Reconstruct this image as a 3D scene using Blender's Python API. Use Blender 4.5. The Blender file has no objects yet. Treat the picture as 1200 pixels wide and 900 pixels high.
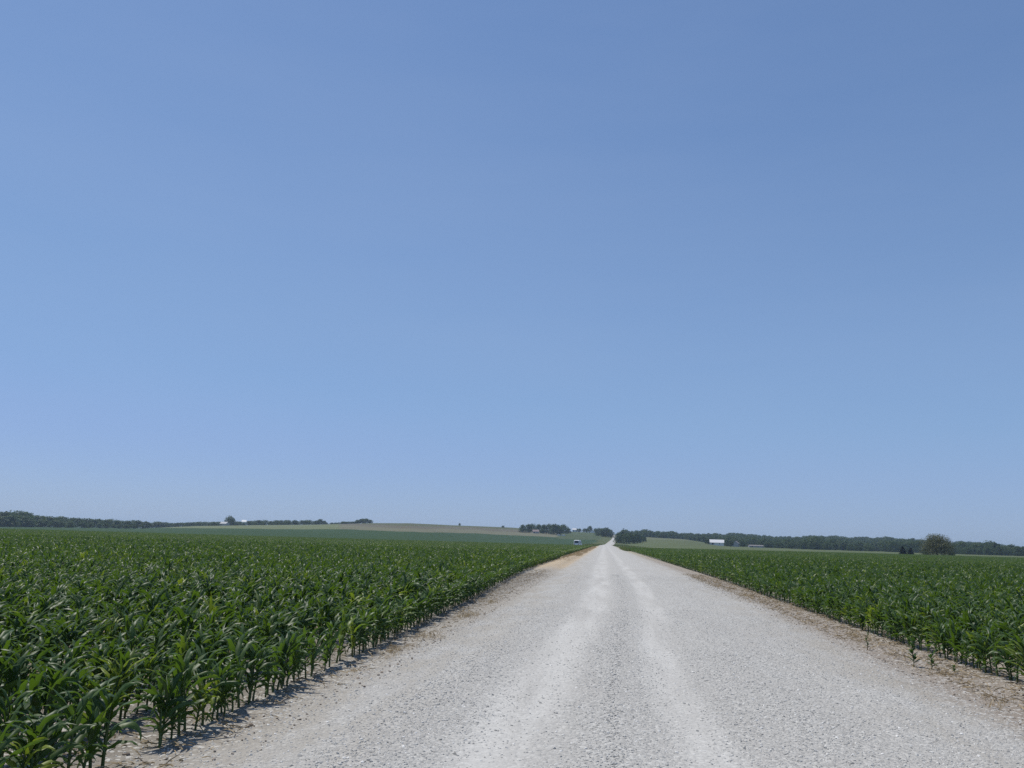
import bpy, math, random
import numpy as np
from mathutils import Matrix, Vector

rng = np.random.default_rng(11)
random.seed(11)
scene = bpy.context.scene
COL = scene.collection
R = math.radians

# ------------------------------------------------------------------ camera geometry
F, CX, CY, CAM_H = 971.0, 600.0, 450.0, 1.7
VPX, VPY, TILT = 708.0, 636.2, 0.029
def unit(v):
    v = np.array(v, float); return v / np.linalg.norm(v)
def ray(x, y): return unit([(x - CX) / F, -(y - CY) / F, -1.0])
_Y = ray(VPX, VPY)
_Z = np.cross(_Y, ray(0, VPY - TILT * VPX)); _Z = unit(_Z); _Z = _Z if _Z[1] > 0 else -_Z
_X = np.cross(_Y, _Z)
ROT = np.array([_X, _Y, _Z])
def horizon(px): return VPY + TILT * (px - VPX)
def azim(px):
    d = ROT @ ray(px, horizon(px)); return math.atan2(d[0], d[1])
def at(px, dist):
    a = azim(px); return dist * math.sin(a), dist * math.cos(a)

cam = bpy.data.cameras.new('camera'); cam_o = bpy.data.objects.new('camera', cam); COL.objects.link(cam_o)
cam.sensor_width = 36.0; cam.lens = 36.0 * F / 1200.0; cam.clip_start = 0.05; cam.clip_end = 30000
cam_o.matrix_world = Matrix.Translation((0, 0, CAM_H)) @ Matrix(ROT.tolist()).to_4x4()
scene.camera = cam_o

# ------------------------------------------------------------------ helpers
def tag(o, label=None, cat=None, group=None, kind=None):
    if label: o['label'] = label
    if cat: o['category'] = cat
    if group: o['group'] = group
    if kind: o['kind'] = kind
    return o
def empty(name, loc=(0, 0, 0), rz=0.0, scale=1.0):
    o = bpy.data.objects.new(name, None); COL.objects.link(o); o.empty_display_size = 0.2
    o.location = loc; o.rotation_euler = (0, 0, rz); o.scale = (scale,) * 3
    return o
class MB:
    """collects faces, then links them as one mesh"""
    def __init__(s): s.v = []; s.f = []; s.c = []; s.m = []
    def add(s, verts, faces, cols=None, mi=0):
        b = len(s.v); s.v += [tuple(v) for v in verts]
        s.f += [tuple(i + b for i in f) for f in faces]
        s.m += [mi] * len(faces)
        s.c += list(cols) if cols is not None else [(0.5, 0, 0, 1)] * len(verts)
    def box(s, x0, x1, y0, y1, z0, z1, mi=0):
        v = [(x0,y0,z0),(x1,y0,z0),(x1,y1,z0),(x0,y1,z0),(x0,y0,z1),(x1,y0,z1),(x1,y1,z1),(x0,y1,z1)]
        s.add(v, [(0,3,2,1),(4,5,6,7),(0,1,5,4),(1,2,6,5),(2,3,7,6),(3,0,4,7)], mi=mi)
    def tube(s, pts, rads, n=6, col=(0.5, 0, 0, 1), cap=True):
        pts = [Vector(p) for p in pts]; vs = []
        for i, p in enumerate(pts):
            d = (pts[min(i + 1, len(pts) - 1)] - pts[max(i - 1, 0)]).normalized()
            a = d.cross(Vector((0.31, 0.95, 0.05))).normalized(); b = d.cross(a)
            for k in range(n):
                t = 2 * math.pi * k / n
                vs.append(p + (a * math.cos(t) + b * math.sin(t)) * rads[i])
        fs = [(i*n+k, i*n+(k+1) % n, (i+1)*n+(k+1) % n, (i+1)*n+k) for i in range(len(pts)-1) for k in range(n)]
        if cap: fs += [tuple(range(n-1, -1, -1)), tuple((len(pts)-1)*n + k for k in range(n))]
        s.add(vs, fs, [col] * len(vs))
    def mesh(s, name, mats, smooth=False):
        me = bpy.data.meshes.new(name); me.from_pydata(s.v, [], s.f)
        mats = mats if isinstance(mats, (list, tuple)) else [mats]
        for m in mats: me.materials.append(m)
        me.polygons.foreach_set('material_index', s.m)
        a = me.color_attributes.new('tint', 'FLOAT_COLOR', 'POINT')
        a.data.foreach_set('color', np.array(s.c, np.float32).ravel())
        if smooth: me.polygons.foreach_set('use_smooth', [True] * len(s.f))
        me.update(); return me
    def build(s, name, mats, parent=None, smooth=False):
        o = bpy.data.objects.new(name, s.mesh(name, mats, smooth)); COL.objects.link(o)
        if parent: o.parent = parent
        return o

# ------------------------------------------------------------------ materials
class NT:
    def __init__(s, name):
        s.mat = bpy.data.materials.new(name); s.mat.use_nodes = True
        s.t = s.mat.node_tree; s.t.nodes.clear()
        s.out = s.t.nodes.new('ShaderNodeOutputMaterial')
    def n(s, typ, ins=None, **kw):
        nd = s.t.nodes.new(typ)
        for k, v in kw.items(): setattr(nd, k, v)
        for k, v in (ins or {}).items():
            sock = nd.inputs[k]
            if isinstance(v, bpy.types.NodeSocket): s.t.links.new(v, sock)
            else: sock.default_value = v
        return nd
    def link(s, a, b): s.t.links.new(a, b)
    def math(s, op, a, b=0.0, c=None, clamp=False):
        i = {0: a, 1: b}
        if c is not None: i[2] = c
        return s.n('ShaderNodeMath', i, operation=op, use_clamp=clamp).outputs[0]
    def mix(s, f, a, b, mode='MIX'):
        nd = s.n('ShaderNodeMix', {0: f, 6: a, 7: b}, data_type='RGBA', blend_type=mode)
        return nd.outputs[2]
    def sstep(s, x, lo, hi, a=0.0, b=1.0):
        return s.n('ShaderNodeMapRange', {0: x, 1: lo, 2: hi, 3: a, 4: b}, interpolation_type='SMOOTHSTEP').outputs[0]
    def noise(s, vec, scale, detail=4, rough=0.55):
        return s.n('ShaderNodeTexNoise', {'Vector': vec, 'Scale': scale, 'Detail': detail, 'Roughness': rough}).outputs[0]
    def attr(s, name): return s.n('ShaderNodeAttribute', attribute_name=name)
    def obj(s): return s.n('ShaderNodeTexCoord').outputs['Object']
    def bsdf(s, col, rough=0.8, spec=0.3, bump=None, **kw):
        i = {'Base Color': col, 'Roughness': rough, 'Specular IOR Level': spec}
        if bump is not None: i['Normal'] = bump
        i.update(kw)
        return s.n('ShaderNodeBsdfPrincipled', i).outputs[0]
    def bump(s, h, strength, dist):
        return s.n('ShaderNodeBump', {'Height': h, 'Strength': strength, 'Distance': dist}).outputs[0]
    def done(s, sh): s.link(sh, s.out.inputs[0]); return s.mat
def C(r, g, b): return (r, g, b, 1.0)

def plain(name, col, rough=0.7, spec=0.3, metal=0.0, var=0.12):
    t = NT(name); nz = t.noise(t.obj(), 1.3, 5)
    c = t.mix(t.math('MULTIPLY', nz, var), C(*col), C(col[0]*0.5, col[1]*0.48, col[2]*0.44))
    return t.done(t.bsdf(c, rough, spec, Metallic=metal))

def leaf_mat(name, dark, light, yellow, trans, tw=0.35, rough=0.42, spec=0.4, rib=0.0, yellow_at=0.92):
    t = NT(name)
    tint = t.attr('tint'); sep = t.n('ShaderNodeSeparateColor', {0: tint.outputs['Color']})
    rnd = t.n('ShaderNodeObjectInfo').outputs['Random']
    f = t.math('ADD', t.math('MULTIPLY', sep.outputs[0], 0.6), t.math('MULTIPLY', rnd, 0.4))
    c = t.mix(f, C(*dark), C(*light))
    yf = t.sstep(t.math('FRACT', t.math('ADD', t.math('MULTIPLY', rnd, 7.3), sep.outputs[2])), yellow_at, 1.0)
    c = t.mix(t.math('MULTIPLY', yf, 0.7), c, C(*yellow))
    if rib:
        c = t.mix(t.math('MULTIPLY', t.math('POWER', sep.outputs[1], 6.0), rib), c, C(0.22, 0.28, 0.12))
    tr = t.mix(t.math('MULTIPLY', yf, 0.6), t.mix(f, C(*trans), C(trans[0]*1.4, trans[1]*1.3, trans[2]*1.2)), C(yellow[0]*1.3, yellow[1]*1.4, yellow[2]))
    a = t.bsdf(c, rough, spec); b = t.n('ShaderNodeBsdfTranslucent', {'Color': tr}).outputs[0]
    return t.done(t.n('ShaderNodeMixShader', {0: tw, 1: a, 2: b}).outputs[0])

M = {}
M['corn_leaf'] = leaf_mat('corn_leaf', (0.018, 0.047, 0.011), (0.062, 0.116, 0.036), (0.24, 0.29, 0.03), (0.085, 0.165, 0.010), 0.36, 0.45, 0.37, 0.4, 0.87)
M['corn_stalk'] = leaf_mat('corn_stalk', (0.05, 0.09, 0.03), (0.09, 0.13, 0.04), (0.12, 0.13, 0.05), (0.04, 0.10, 0.01), 0.10, 0.5, 0.3)
M['tree_leaf'] = leaf_mat('tree_leaf', (0.022, 0.046, 0.016), (0.080, 0.120, 0.036), (0.11, 0.135, 0.045), (0.05, 0.10, 0.012), 0.28, 0.6, 0.25, 0, 0.9)
M['olive_leaf'] = leaf_mat('olive_leaf', (0.070, 0.080, 0.036), (0.135, 0.140, 0.065), (0.17, 0.15, 0.07), (0.09, 0.11, 0.03), 0.28, 0.6, 0.25, 0, 0.85)
M['needle_leaf'] = leaf_mat('needle_leaf', (0.006, 0.016, 0.010), (0.016, 0.032, 0.018), (0.02, 0.03, 0.016), (0.01, 0.02, 0.005), 0.12, 0.7, 0.2)
M['weed_leaf'] = leaf_mat('weed_leaf', (0.03, 0.065, 0.018), (0.065, 0.11, 0.03), (0.14, 0.13, 0.05), (0.06, 0.13, 0.015), 0.3, 0.55, 0.3)
M['straw'] = leaf_mat('straw', (0.25, 0.19, 0.115), (0.43, 0.34, 0.21), (0.44, 0.35, 0.21), (0.30, 0.24, 0.14), 0.2, 0.7, 0.2)
M['verge_grass'] = leaf_mat('verge_grass', (0.05, 0.085, 0.028), (0.12, 0.15, 0.05), (0.28, 0.23, 0.11), (0.08, 0.14, 0.02), 0.3, 0.6, 0.25, 0, 0.6)
M['bark'] = plain('bark', (0.075, 0.058, 0.045), 0.9, 0.15, var=0.8)
M['white_paint'] = plain('white_paint', (0.78, 0.78, 0.77), 0.55, 0.4)
M['white_metal'] = plain('white_metal', (0.60, 0.60, 0.61), 0.35, 0.5, var=0.15)
M['grey_siding'] = plain('grey_siding', (0.42, 0.42, 0.43), 0.7, 0.3, var=0.3)
M['grey_roof'] = plain('grey_roof', (0.20, 0.19, 0.19), 0.8, 0.3, var=0.5)
M['pink_roof'] = plain('pink_roof', (0.24, 0.185, 0.18), 0.8, 0.3, var=0.4)
M['dark_glass'] = plain('dark_glass', (0.025, 0.03, 0.035), 0.08, 0.6, var=0.1)
M['dark_opening'] = plain('dark_opening', (0.05, 0.048, 0.05), 0.8, 0.2)
M['car_paint'] = plain('car_paint', (0.80, 0.80, 0.80), 0.25, 0.5, var=0.08)
M['rubber'] = plain('rubber', (0.025, 0.025, 0.026), 0.85, 0.2)
M['rim_metal'] = plain('rim_metal', (0.55, 0.55, 0.56), 0.3, 0.5, 0.9)
M['red_lens'] = plain('red_lens', (0.35, 0.02, 0.02), 0.2, 0.5)
M['clear_lens'] = plain('clear_lens', (0.7, 0.7, 0.7), 0.1, 0.6)
M['bumper'] = plain('bumper', (0.06, 0.06, 0.065), 0.6, 0.3)

def stone_mat():
    t = NT('limestone'); rnd = t.n('ShaderNodeObjectInfo').outputs['Random']
    r = t.n('ShaderNodeValToRGB', {0: rnd}); cr = r.color_ramp
    cr.elements[0].position = 0.0; cr.elements[0].color = C(0.24, 0.234, 0.22)
    cr.elements[1].position = 1.0; cr.elements[1].color = C(0.74, 0.725, 0.69)
    e = cr.elements.new(0.06); e.color = C(0.34, 0.333, 0.313)
    e = cr.elements.new(0.5); e.color = C(0.43, 0.42, 0.392)
    e = cr.elements.new(0.85); e.color = C(0.52, 0.508, 0.475)
    nz = t.noise(t.obj(), 6.0, 4)
    c = t.mix(t.math('MULTIPLY', nz, 0.15), r.outputs[0], C(0.36, 0.345, 0.32))
    return t.done(t.bsdf(c, 0.85, 0.25))
M['stone'] = stone_mat()
def clod_mat():
    t = NT('clod'); rnd = t.n('ShaderNodeObjectInfo').outputs['Random']
    c = t.mix(rnd, C(0.19, 0.155, 0.125), C(0.33, 0.285, 0.24))
    return t.done(t.bsdf(c, 0.95, 0.15))
M['clod'] = clod_mat()

def road_mat():
    t = NT('gravel_road')
    p = t.obj()
    u0 = t.attr('lateral').outputs['Fac']          # -1 left gravel edge, +1 right gravel edge
    soil = t.attr('soil').outputs['Color']
    wob = t.noise(p, 0.55, 5, 0.6); wob2 = t.noise(p, 3.5, 4, 0.65)
    st = t.n('ShaderNodeMapping', {'Vector': p, 'Scale': (1.0, 0.10, 1.0)}).outputs[0]   # stretched along travel
    streak = t.noise(st, 2.2, 5, 0.6); streak2 = t.noise(st, 7.0, 4, 0.6)
    u = t.math('ADD', u0, t.math('MULTIPLY', t.math('SUBTRACT', wob, 0.5), 0.06))
    ue = t.math('ADD', u, t.math('MULTIPLY', t.math('SUBTRACT', wob2, 0.5), 0.35))
    grav = t.math('MULTIPLY', t.sstep(ue, -1.14, -0.86), t.sstep(ue, 0.80, 1.10, 1.0, 0.0))
    def band(c, w):
        d = t.math('ABSOLUTE', t.math('SUBTRACT', u, c))
        return t.sstep(d, w * 0.25, w, 1.0, 0.0)
    track = t.math('MAXIMUM', band(-0.39, 0.17), t.math('MULTIPLY', band(0.05, 0.12), 0.9))
    track = t.math('MULTIPLY', track, t.sstep(streak, 0.28, 0.60, 0.25, 1.0))
    # stones
    v1 = t.n('ShaderNodeTexVoronoi', {'Vector': p, 'Scale': 30.0}); v2 = t.n('ShaderNodeTexVoronoi', {'Vector': p, 'Scale': 95.0})
    s1 = t.n('ShaderNodeSeparateColor', {0: v1.outputs['Color']}).outputs[0]
    s2 = t.n('ShaderNodeSeparateColor', {0: v2.outputs['Color']}).outputs[1]
    g1 = t.n('ShaderNodeValToRGB', {0: s1}).color_ramp
    rampn = g1.id_data.nodes[-1]
    g1.elements[0].color = C(0.22, 0.215, 0.20); g1.elements[1].color = C(0.62, 0.61, 0.575)
    e = g1.elements.new(0.22); e.color = C(0.32, 0.313, 0.294)
    e = g1.elements.new(0.75); e.color = C(0.425, 0.415, 0.388)
    rc = rampn.outputs[0]
    fine = t.mix(s2, C(0.33, 0.323, 0.303), C(0.54, 0.53, 0.50))
    stones = t.mix(0.42, rc, fine)
    dust = t.mix(streak2, C(0.475, 0.466, 0.44), C(0.565, 0.555, 0.525))
    dust = t.mix(0.30, dust, fine)
    col = t.mix(t.math('MULTIPLY', track, 0.52), stones, dust)
    col = t.mix(t.sstep(streak, 0.35, 0.7, 0.30, 0.0), col, C(0.33, 0.315, 0.29))
    big = t.noise(p, 0.22, 3); col = t.mix(t.sstep(big, 0.35, 0.7, 0.22, 0.0), col, C(0.37, 0.355, 0.33))
    # clay worked up through the gravel towards both edges
    cl = t.noise(t.n('ShaderNodeMapping', {'Vector': p, 'Scale': (1.0, 0.3, 1.0)}).outputs[0], 1.5, 5, 0.65)
    edge = t.math('MAXIMUM', t.sstep(u, 0.40, 0.95), t.sstep(u, -0.45, -0.95))
    col = t.mix(t.math('MULTIPLY', t.math('MULTIPLY', edge, t.sstep(cl, 0.38, 0.62)), 0.75), col, t.mix(s2, C(0.28, 0.255, 0.215), C(0.385, 0.358, 0.31)))
    # soil shoulder with scattered stone and crumbs
    sn = t.noise(p, 9.0, 6, 0.7); sn2 = t.noise(p, 1.4, 4, 0.6)
    sc = t.mix(t.sstep(sn, 0.3, 0.7), t.mix(0.42, soil, C(0.13, 0.112, 0.092), 'MIX'), soil)
    sc = t.mix(t.sstep(sn2, 0.4, 0.65, 0.3, 0.0), sc, C(0.22, 0.19, 0.155))
    sc = t.mix(t.sstep(s1, 0.80, 0.86, 0.0, 0.6), sc, rc)
    col = t.mix(grav, sc, col)
    h = t.math('ADD', t.math('MULTIPLY', t.math('SUBTRACT', 1.0, v1.outputs['Distance']), 0.02), t.math('MULTIPLY', t.math('SUBTRACT', 1.0, v2.outputs['Distance']), 0.008))
    h = t.math('MULTIPLY', h, t.math('SUBTRACT', 1.0, t.math('MULTIPLY', track, 0.75)))
    h = t.math('ADD', h, t.math('MULTIPLY', sn, 0.012))
    return t.done(t.bsdf(col, 0.92, 0.2, t.bump(h, 0.8, 1.0)))
M['road'] = road_mat()

def ground_mat():
    t = NT('field_ground'); p = t.obj(); c = t.attr('field').outputs['Color']
    n1 = t.noise(p, 7.0, 6, 0.7); n2 = t.noise(p, 0.35, 5, 0.6); n3 = t.noise(p, 0.02, 4, 0.6)
    st = t.n('ShaderNodeMapping', {'Vector': p, 'Scale': (0.02, 0.25, 1.0)}).outputs[0]
    n4 = t.noise(st, 1.0, 4, 0.6)
    k = t.math('ADD', t.math('ADD', t.math('MULTIPLY', n1, 0.5), t.math('MULTIPLY', n2, 0.5)), t.math('ADD', t.math('MULTIPLY', n3, 0.45), t.math('MULTIPLY', n4, 0.35)))
    kk = t.math('ADD', t.math('MULTIPLY', k, 0.9), 0.19)
    col = t.mix(1.0, c, t.n('ShaderNodeCombineColor', {0: kk, 1: kk, 2: kk}).outputs[0], 'MULTIPLY')
    return t.done(t.bsdf(col, 0.95, 0.1, t.bump(n1, 0.6, 0.05)))
M['ground'] = ground_mat()

# ------------------------------------------------------------------ terrain
def smooth(t):
    t = np.clip(t, 0, 1); return t * t * (3 - 2 * t)
PXA = np.array([-900,-300, 0, 60, 110, 170, 230, 300, 370, 437, 480, 530, 600, 650, 700, 722, 760, 800, 850, 900, 960, 1100, 1200, 1500, 2200], float)
EA  = np.array([-1, -1, -1.0, -0.4, 0.4, 1.2, 5.0, 8, 10.5, 14, 15, 14.2, 14, 12, 11, 9, 8, 6.5, 0.6, 0.4, 0.3, 0.2, 0.0, 1, 1], float)
AZA = np.array([azim(x) for x in PXA])
PXB = np.array([600, 680, 740, 780, 830, 870, 930, 980, 1030, 1060, 1130, 1200, 1350, 1700, 2200], float)
EB  = np.array([0, 2, 4, 5.5, 8, 8, 7, 8, 8.3, 6.8, 5.0, 1.0, 1, 3, 3], float)
AZB = np.array([azim(x) for x in PXB])
DA, DB = 1150.0, 1650.0
PXD = np.array([-900, 480, 600, 745, 800, 860, 2200], float); AZD = np.array([azim(x) for x in PXD])
DSV = np.array([330, 330, 640, 680, 450, 330, 330], float); DAV = np.array([1150, 1150, 1300, 1300, 1150, 1150, 1150], float)
def terrain(x, y):
    x = np.asarray(x, float); y = np.asarray(y, float)
    d = np.hypot(x, y); a = np.arctan2(x, y)
    ha = np.interp(a, AZA, EA) * DA / F + 1.7
    ha = np.where(np.abs(a) > 1.35, ha * np.clip((2.6 - np.abs(a)) / 1.25, 0, 1), ha)
    hb = np.interp(a, AZB, EB) * DB / F + 1.7
    hb = np.where(a > 1.35, hb * np.clip((2.6 - a) / 1.25, 0, 1), hb)
    px = np.interp(a, AZD, PXD); ds = np.interp(px, PXD, DSV); da = np.interp(px, PXD, DAV)
    ha = (ha - 1.7) * da / DA + 1.7
    z = ha * smooth((d - ds) / (da - ds))
    zb = np.maximum(hb - ha, 0) * smooth((d - 1000) / (DB - 1000))
    fall = 14 * smooth((d - 2000) / 3500)
    und = 0.5 * np.sin(x * 0.011 + 1.3) * np.sin(y * 0.009 + 0.4) * smooth((d - 420) / 500)
    return z + zb - fall + und

LEFT_NEAR, RIGHT_NEAR = -3.52, 5.5
def left_edge(y):  return LEFT_NEAR - 1.10 * smooth((np.asarray(y, float) - 6) / 52)
def right_edge(y): return RIGHT_NEAR + 0.5 * smooth((np.asarray(y, float) - 12) / 40)
def left_end(x):  return 306 + 0.28 * np.asarray(x, float)       # far edge of the left corn
def right_end(x): return np.minimum(236 + 1.2 * (np.asarray(x, float) - 6), 350)
def road_x(y): return 13.0 * smooth((np.asarray(y, float) - 480) / 700)

def ground_colors(x, y):
    d = np.hypot(x, y); a = np.arctan2(x, y)
    px = np.interp(a, AZA, PXA)
    z = terrain(x, y); e = (z - CAM_H) / np.maximum(d, 1) * F
    n = len(x); c = np.zeros((n, 3))
    c[:] = (0.20, 0.165, 0.13)                                     # bare soil under the corn
    far_left = (x < 0) & (y > left_end(x)); far_right = (x >= 0) & (y > right_end(x))
    wob = 0.6 * np.sin(px * 0.05) + 0.3 * np.sin(px * 0.17 + 1)
    soy, tan, olive, pale, brown, wood = (0.032,0.060,0.023), (0.130,0.128,0.084), (0.085,0.104,0.045), (0.120,0.138,0.070), (0.112,0.104,0.074), (0.03,0.045,0.02)
    c[far_left] = soy; c[far_right] = olive
    m = far_left & (d < left_end(x) + 40) & (px < 200); c[m] = (0.065, 0.095, 0.042)
    bt = np.interp(px, [0, 170, 230, 300, 400, 500, 560, 620, 660, 700], [1.5, 2.2, 3.2, 4.2, 6.6, 6.2, 6.4, 5.4, 4.6, 4.0])
    m = far_left & (e > bt + wob * 0.3) & (d > 500); c[m] = pale
    m = m & (px > 395); c[m] = tan
    m2 = m & (e > bt + 4.0 + wob); c[m2] = brown
    m3 = m & (e > bt + 6.6 + wob * 0.5); c[m3] = (0.085, 0.092, 0.05)
    m = far_left & (px > 655) & (e > 3.0); c[m] = (0.062, 0.082, 0.038)
    m = far_right & (e > 0.5 + 0.5 * wob) & (px < 850); c[m] = (0.088, 0.105, 0.047)
    m = far_right & (e > 5.2 + 0.4 * wob) & (px < 850); c[m] = (0.108, 0.117, 0.062)
    m = (d > 1250) & (px > 735); c[m] = wood
    m = (d > 1350) & (px <= 735); c[m] = (0.07, 0.09, 0.04)
    m = (np.abs(x - road_x(y) - 0.9) < 14) & (y > 340) & (y < 1300); c[m] = (0.085, 0.098, 0.042)
    m = (y < 1); c[m] = (0.20, 0.175, 0.14)
    return np.c_[c, np.ones(n)]

def build_ground():
    ang = np.unique(np.concatenate([np.arange(-180, -60, 6.0), np.arange(-60, 60, 0.3), np.arange(60, 180, 6.0)]))
    rad = np.concatenate([np.arange(3, 30, 3), np.arange(30, 200, 12), np.arange(200, 1300, 7), np.arange(1300, 1480, 12), np.arange(1480, 2200, 40), np.geomspace(2200, 6000, 12)])
    A, D = np.meshgrid(np.radians(ang), rad)
    X = (D * np.sin(A)).ravel(); Yv = (D * np.cos(A)).ravel()
    X = np.append(X, 0); Yv = np.append(Yv, 0)
    Zv = terrain(X, Yv)
    V = np.c_[X, Yv, Zv]; na, nr = len(ang), len(rad)
    fs = []
    for i in range(nr - 1):
        for k in range(na):
            k2 = (k + 1) % na
            fs.append((i*na + k, (i+1)*na + k, (i+1)*na + k2, i*na + k2))
    c = len(V) - 1
    fs += [(c, k, (k + 1) % na) for k in range(na)]
    me = bpy.data.meshes.new('ground'); me.from_pydata(V.tolist(), [], fs)
    col = me.color_attributes.new('field', 'FLOAT_COLOR', 'POINT')
    col.data.foreach_set('color', ground_colors(X, Yv).astype(np.float32).ravel())
    me.polygons.foreach_set('use_smooth', [True] * len(fs)); me.materials.append(M['ground']); me.update()
    if me.polygons[0].normal.z < 0: me.flip_normals()
    o = bpy.data.objects.new('ground', me); COL.objects.link(o); tag(o, kind='structure')
build_ground()

# ------------------------------------------------------------------ road sheet (gravel and its soil shoulders)
def road_profile(u, lat, y):
    z = 0.012 + 0.07 * smooth((1.25 - np.abs(u)) / 0.6) * (1 - 0.3 * np.clip(np.abs(u), 0, 1))
    for c, w in ((-0.39, 0.2), (0.05, 0.15)): z = z - 0.022 * np.exp(-((u - c) / w) ** 2)
    z = z + 0.26 * np.exp(-((u + 1.62) / 0.34) ** 2) * smooth((y - 50) / 10) * smooth((330 - y) / 40) * (0.8 + 0.2 * np.sin(y * 0.17))
    for c, w in ((-0.70, 0.12), (0.36, 0.12), (-0.16, 0.07)): z = z + 0.016 * np.exp(-((u - c) / w) ** 2)
    return z
def lat_to_x(u, y):
    gl = -2.95 + 0.45 * smooth((y - 8) / 15); gr = 4.15 + 0.8 * smooth((y - 9) / 25)
    if u < -1: return gl + (u + 1) * 1.5
    if u > 1: return gr + (u - 1) * 1.6
    return gl + (gr - gl) * (u + 1) / 2
def build_road():
    us = np.concatenate([[-2.5, -2.1, -1.8, -1.5], np.linspace(-1.35, 1.25, 43), [1.45, 1.7, 2.0, 2.3]])
    ys = np.concatenate([np.arange(-30, 0, 3), np.arange(0, 40, 0.3), np.arange(40, 120, 2), np.arange(120, 1400, 7)])
    V, lat, soil = [], [], []
    tanc, greyc, brownc = np.array([0.50,0.385,0.24]), np.array([0.335,0.31,0.268]), np.array([0.295,0.255,0.212])
    for y in ys:
        far = smooth((y - 300) / 80)
        for u in us:
            uu = np.clip(u, -1.02, 1.02) * far + u * (1 - far)
            uu = uu * (1 - 0.35 * float(smooth((y - 760) / 200)))
            x = lat_to_x(uu, y) + road_x(y)
            t = terrain(x, y)
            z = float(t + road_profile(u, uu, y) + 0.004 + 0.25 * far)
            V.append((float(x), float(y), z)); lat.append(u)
            if u < 0: k = float(smooth((y - 49) / 9)); s = greyc * (1 - k) + tanc * k
            else: k = float(smooth((y - 70) / 100)); s = brownc * (1 - k) + np.array([0.36,0.33,0.24]) * k
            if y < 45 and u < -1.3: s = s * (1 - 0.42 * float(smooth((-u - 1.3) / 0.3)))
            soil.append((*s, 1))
    nu = len(us)
    fs = [(i*nu + k, i*nu + k + 1, (i+1)*nu + k + 1, (i+1)*nu + k) for i in range(len(ys)-1) for k in range(nu-1)]
    me = bpy.data.meshes.new('gravel_road'); me.from_pydata(V, [], fs)
    a = me.attributes.new('lateral', 'FLOAT', 'POINT'); a.data.foreach_set('value', np.array(lat, np.float32))
    c = me.color_attributes.new('soil', 'FLOAT_COLOR', 'POINT'); c.data.foreach_set('color', np.array(soil, np.float32).ravel())
    me.polygons.foreach_set('use_smooth', [True] * len(fs)); me.materials.append(M['road']); me.update()
    o = bpy.data.objects.new('gravel_road', me); COL.objects.link(o); tag(o, kind='structure')
    # field entrance on the right, its own sheet just above the verge
    mb = MB(); n = 14
    vs = []; 
    for i in range(n):
        x = 5.0 + 26 * i / (n - 1)
        for dy in (-2.6, 2.6): vs.append((x, 350 + dy + 0.4 * math.sin(i * 1.7), float(terrain(x, 350)) + 0.42))
    mb.add(vs, [(2*i, 2*i+2, 2*i+3, 2*i+1) for i in range(n-1)])
    t = NT('driveway_gravel'); nz = t.noise(t.obj(), 3.0, 5)
    m = t.done(t.bsdf(t.mix(nz, C(0.38,0.37,0.35), C(0.55,0.54,0.52)), 0.9, 0.2))
    tag(mb.build('driveway', m), kind='structure')
build_road()
def lat_of(x, y):
    gl = -2.95 + 0.45 * smooth((y - 8) / 15); gr = 4.15 + 0.8 * smooth((y - 9) / 25)
    return np.where(x < gl, (x - gl) / 1.5 - 1, np.where(x > gr, (x - gr) / 1.6 + 1, (x - gl) / (gr - gl) * 2 - 1))
def road_z(x, y):
    u = lat_of(np.asarray(x, float), np.asarray(y, float)); z = road_profile(u, u, y) + 0.004
    return (float(z), float(u)) if np.ndim(z) == 0 else (z, u)

# ------------------------------------------------------------------ scatter (one object each, for what nobody could count)
def scatter(name, pts, rots, scl, idx, protos, label=None, cat=None):
    n = len(pts)
    me = bpy.data.meshes.new(name); me.vertices.add(n)
    me.vertices.foreach_set('co', np.asarray(pts, np.float32).ravel())
    for nm, ty, key, arr in (('rot', 'FLOAT_VECTOR', 'vector', rots), ('scl', 'FLOAT', 'value', scl), ('idx', 'INT', 'value', idx)):
        a = me.attributes.new(nm, ty, 'POINT')
        a.data.foreach_set(key, np.asarray(arr, np.int32 if ty == 'INT' else np.float32).ravel())
    o = bpy.data.objects.new(name, me); COL.objects.link(o)
    ng = bpy.data.node_groups.new(name + '_scatter', 'GeometryNodeTree')
    ng.interface.new_socket('Geometry', in_out='INPUT', socket_type='NodeSocketGeometry')
    ng.interface.new_socket('Geometry', in_out='OUTPUT', socket_type='NodeSocketGeometry')
    N, L = ng.nodes, ng.links
    gi, go = N.new('NodeGroupInput'), N.new('NodeGroupOutput'); join = N.new('GeometryNodeJoinGeometry')
    def named(nm, dt):
        q = N.new('GeometryNodeInputNamedAttribute'); q.data_type = dt; q.inputs[0].default_value = nm; return q.outputs[0]
    r, s, ix = named('rot', 'FLOAT_VECTOR'), named('scl', 'FLOAT'), named('idx', 'INT')
    for k, pr in enumerate(protos):
        cmp_ = N.new('FunctionNodeCompare'); cmp_.data_type = 'INT'; cmp_.operation = 'EQUAL'
        ins = [q for q in cmp_.inputs if q.type == 'INT']
        L.new(ix, ins[0]); ins[1].default_value = k
        oi = N.new('GeometryNodeObjectInfo'); oi.inputs['Object'].default_value = pr; oi.inputs['As Instance'].default_value = True
        ip = N.new('GeometryNodeInstanceOnPoints')
        L.new(gi.outputs[0], ip.inputs['Points']); L.new(cmp_.outputs[0], ip.inputs['Selection'])
        L.new(oi.outputs['Geometry'], ip.inputs['Instance']); L.new(r, ip.inputs['Rotation']); L.new(s, ip.inputs['Scale'])
        L.new(ip.outputs[0], join.inputs[0])
    L.new(join.outputs[0], go.inputs[0])
    md = o.modifiers.new('scatter', 'NODES'); md.node_group = ng
    return tag(o, label, cat, kind='stuff')
def source(name, mesh):                      # a mesh to be scattered; not linked to the scene itself
    return bpy.data.objects.new(name, mesh)

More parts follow.
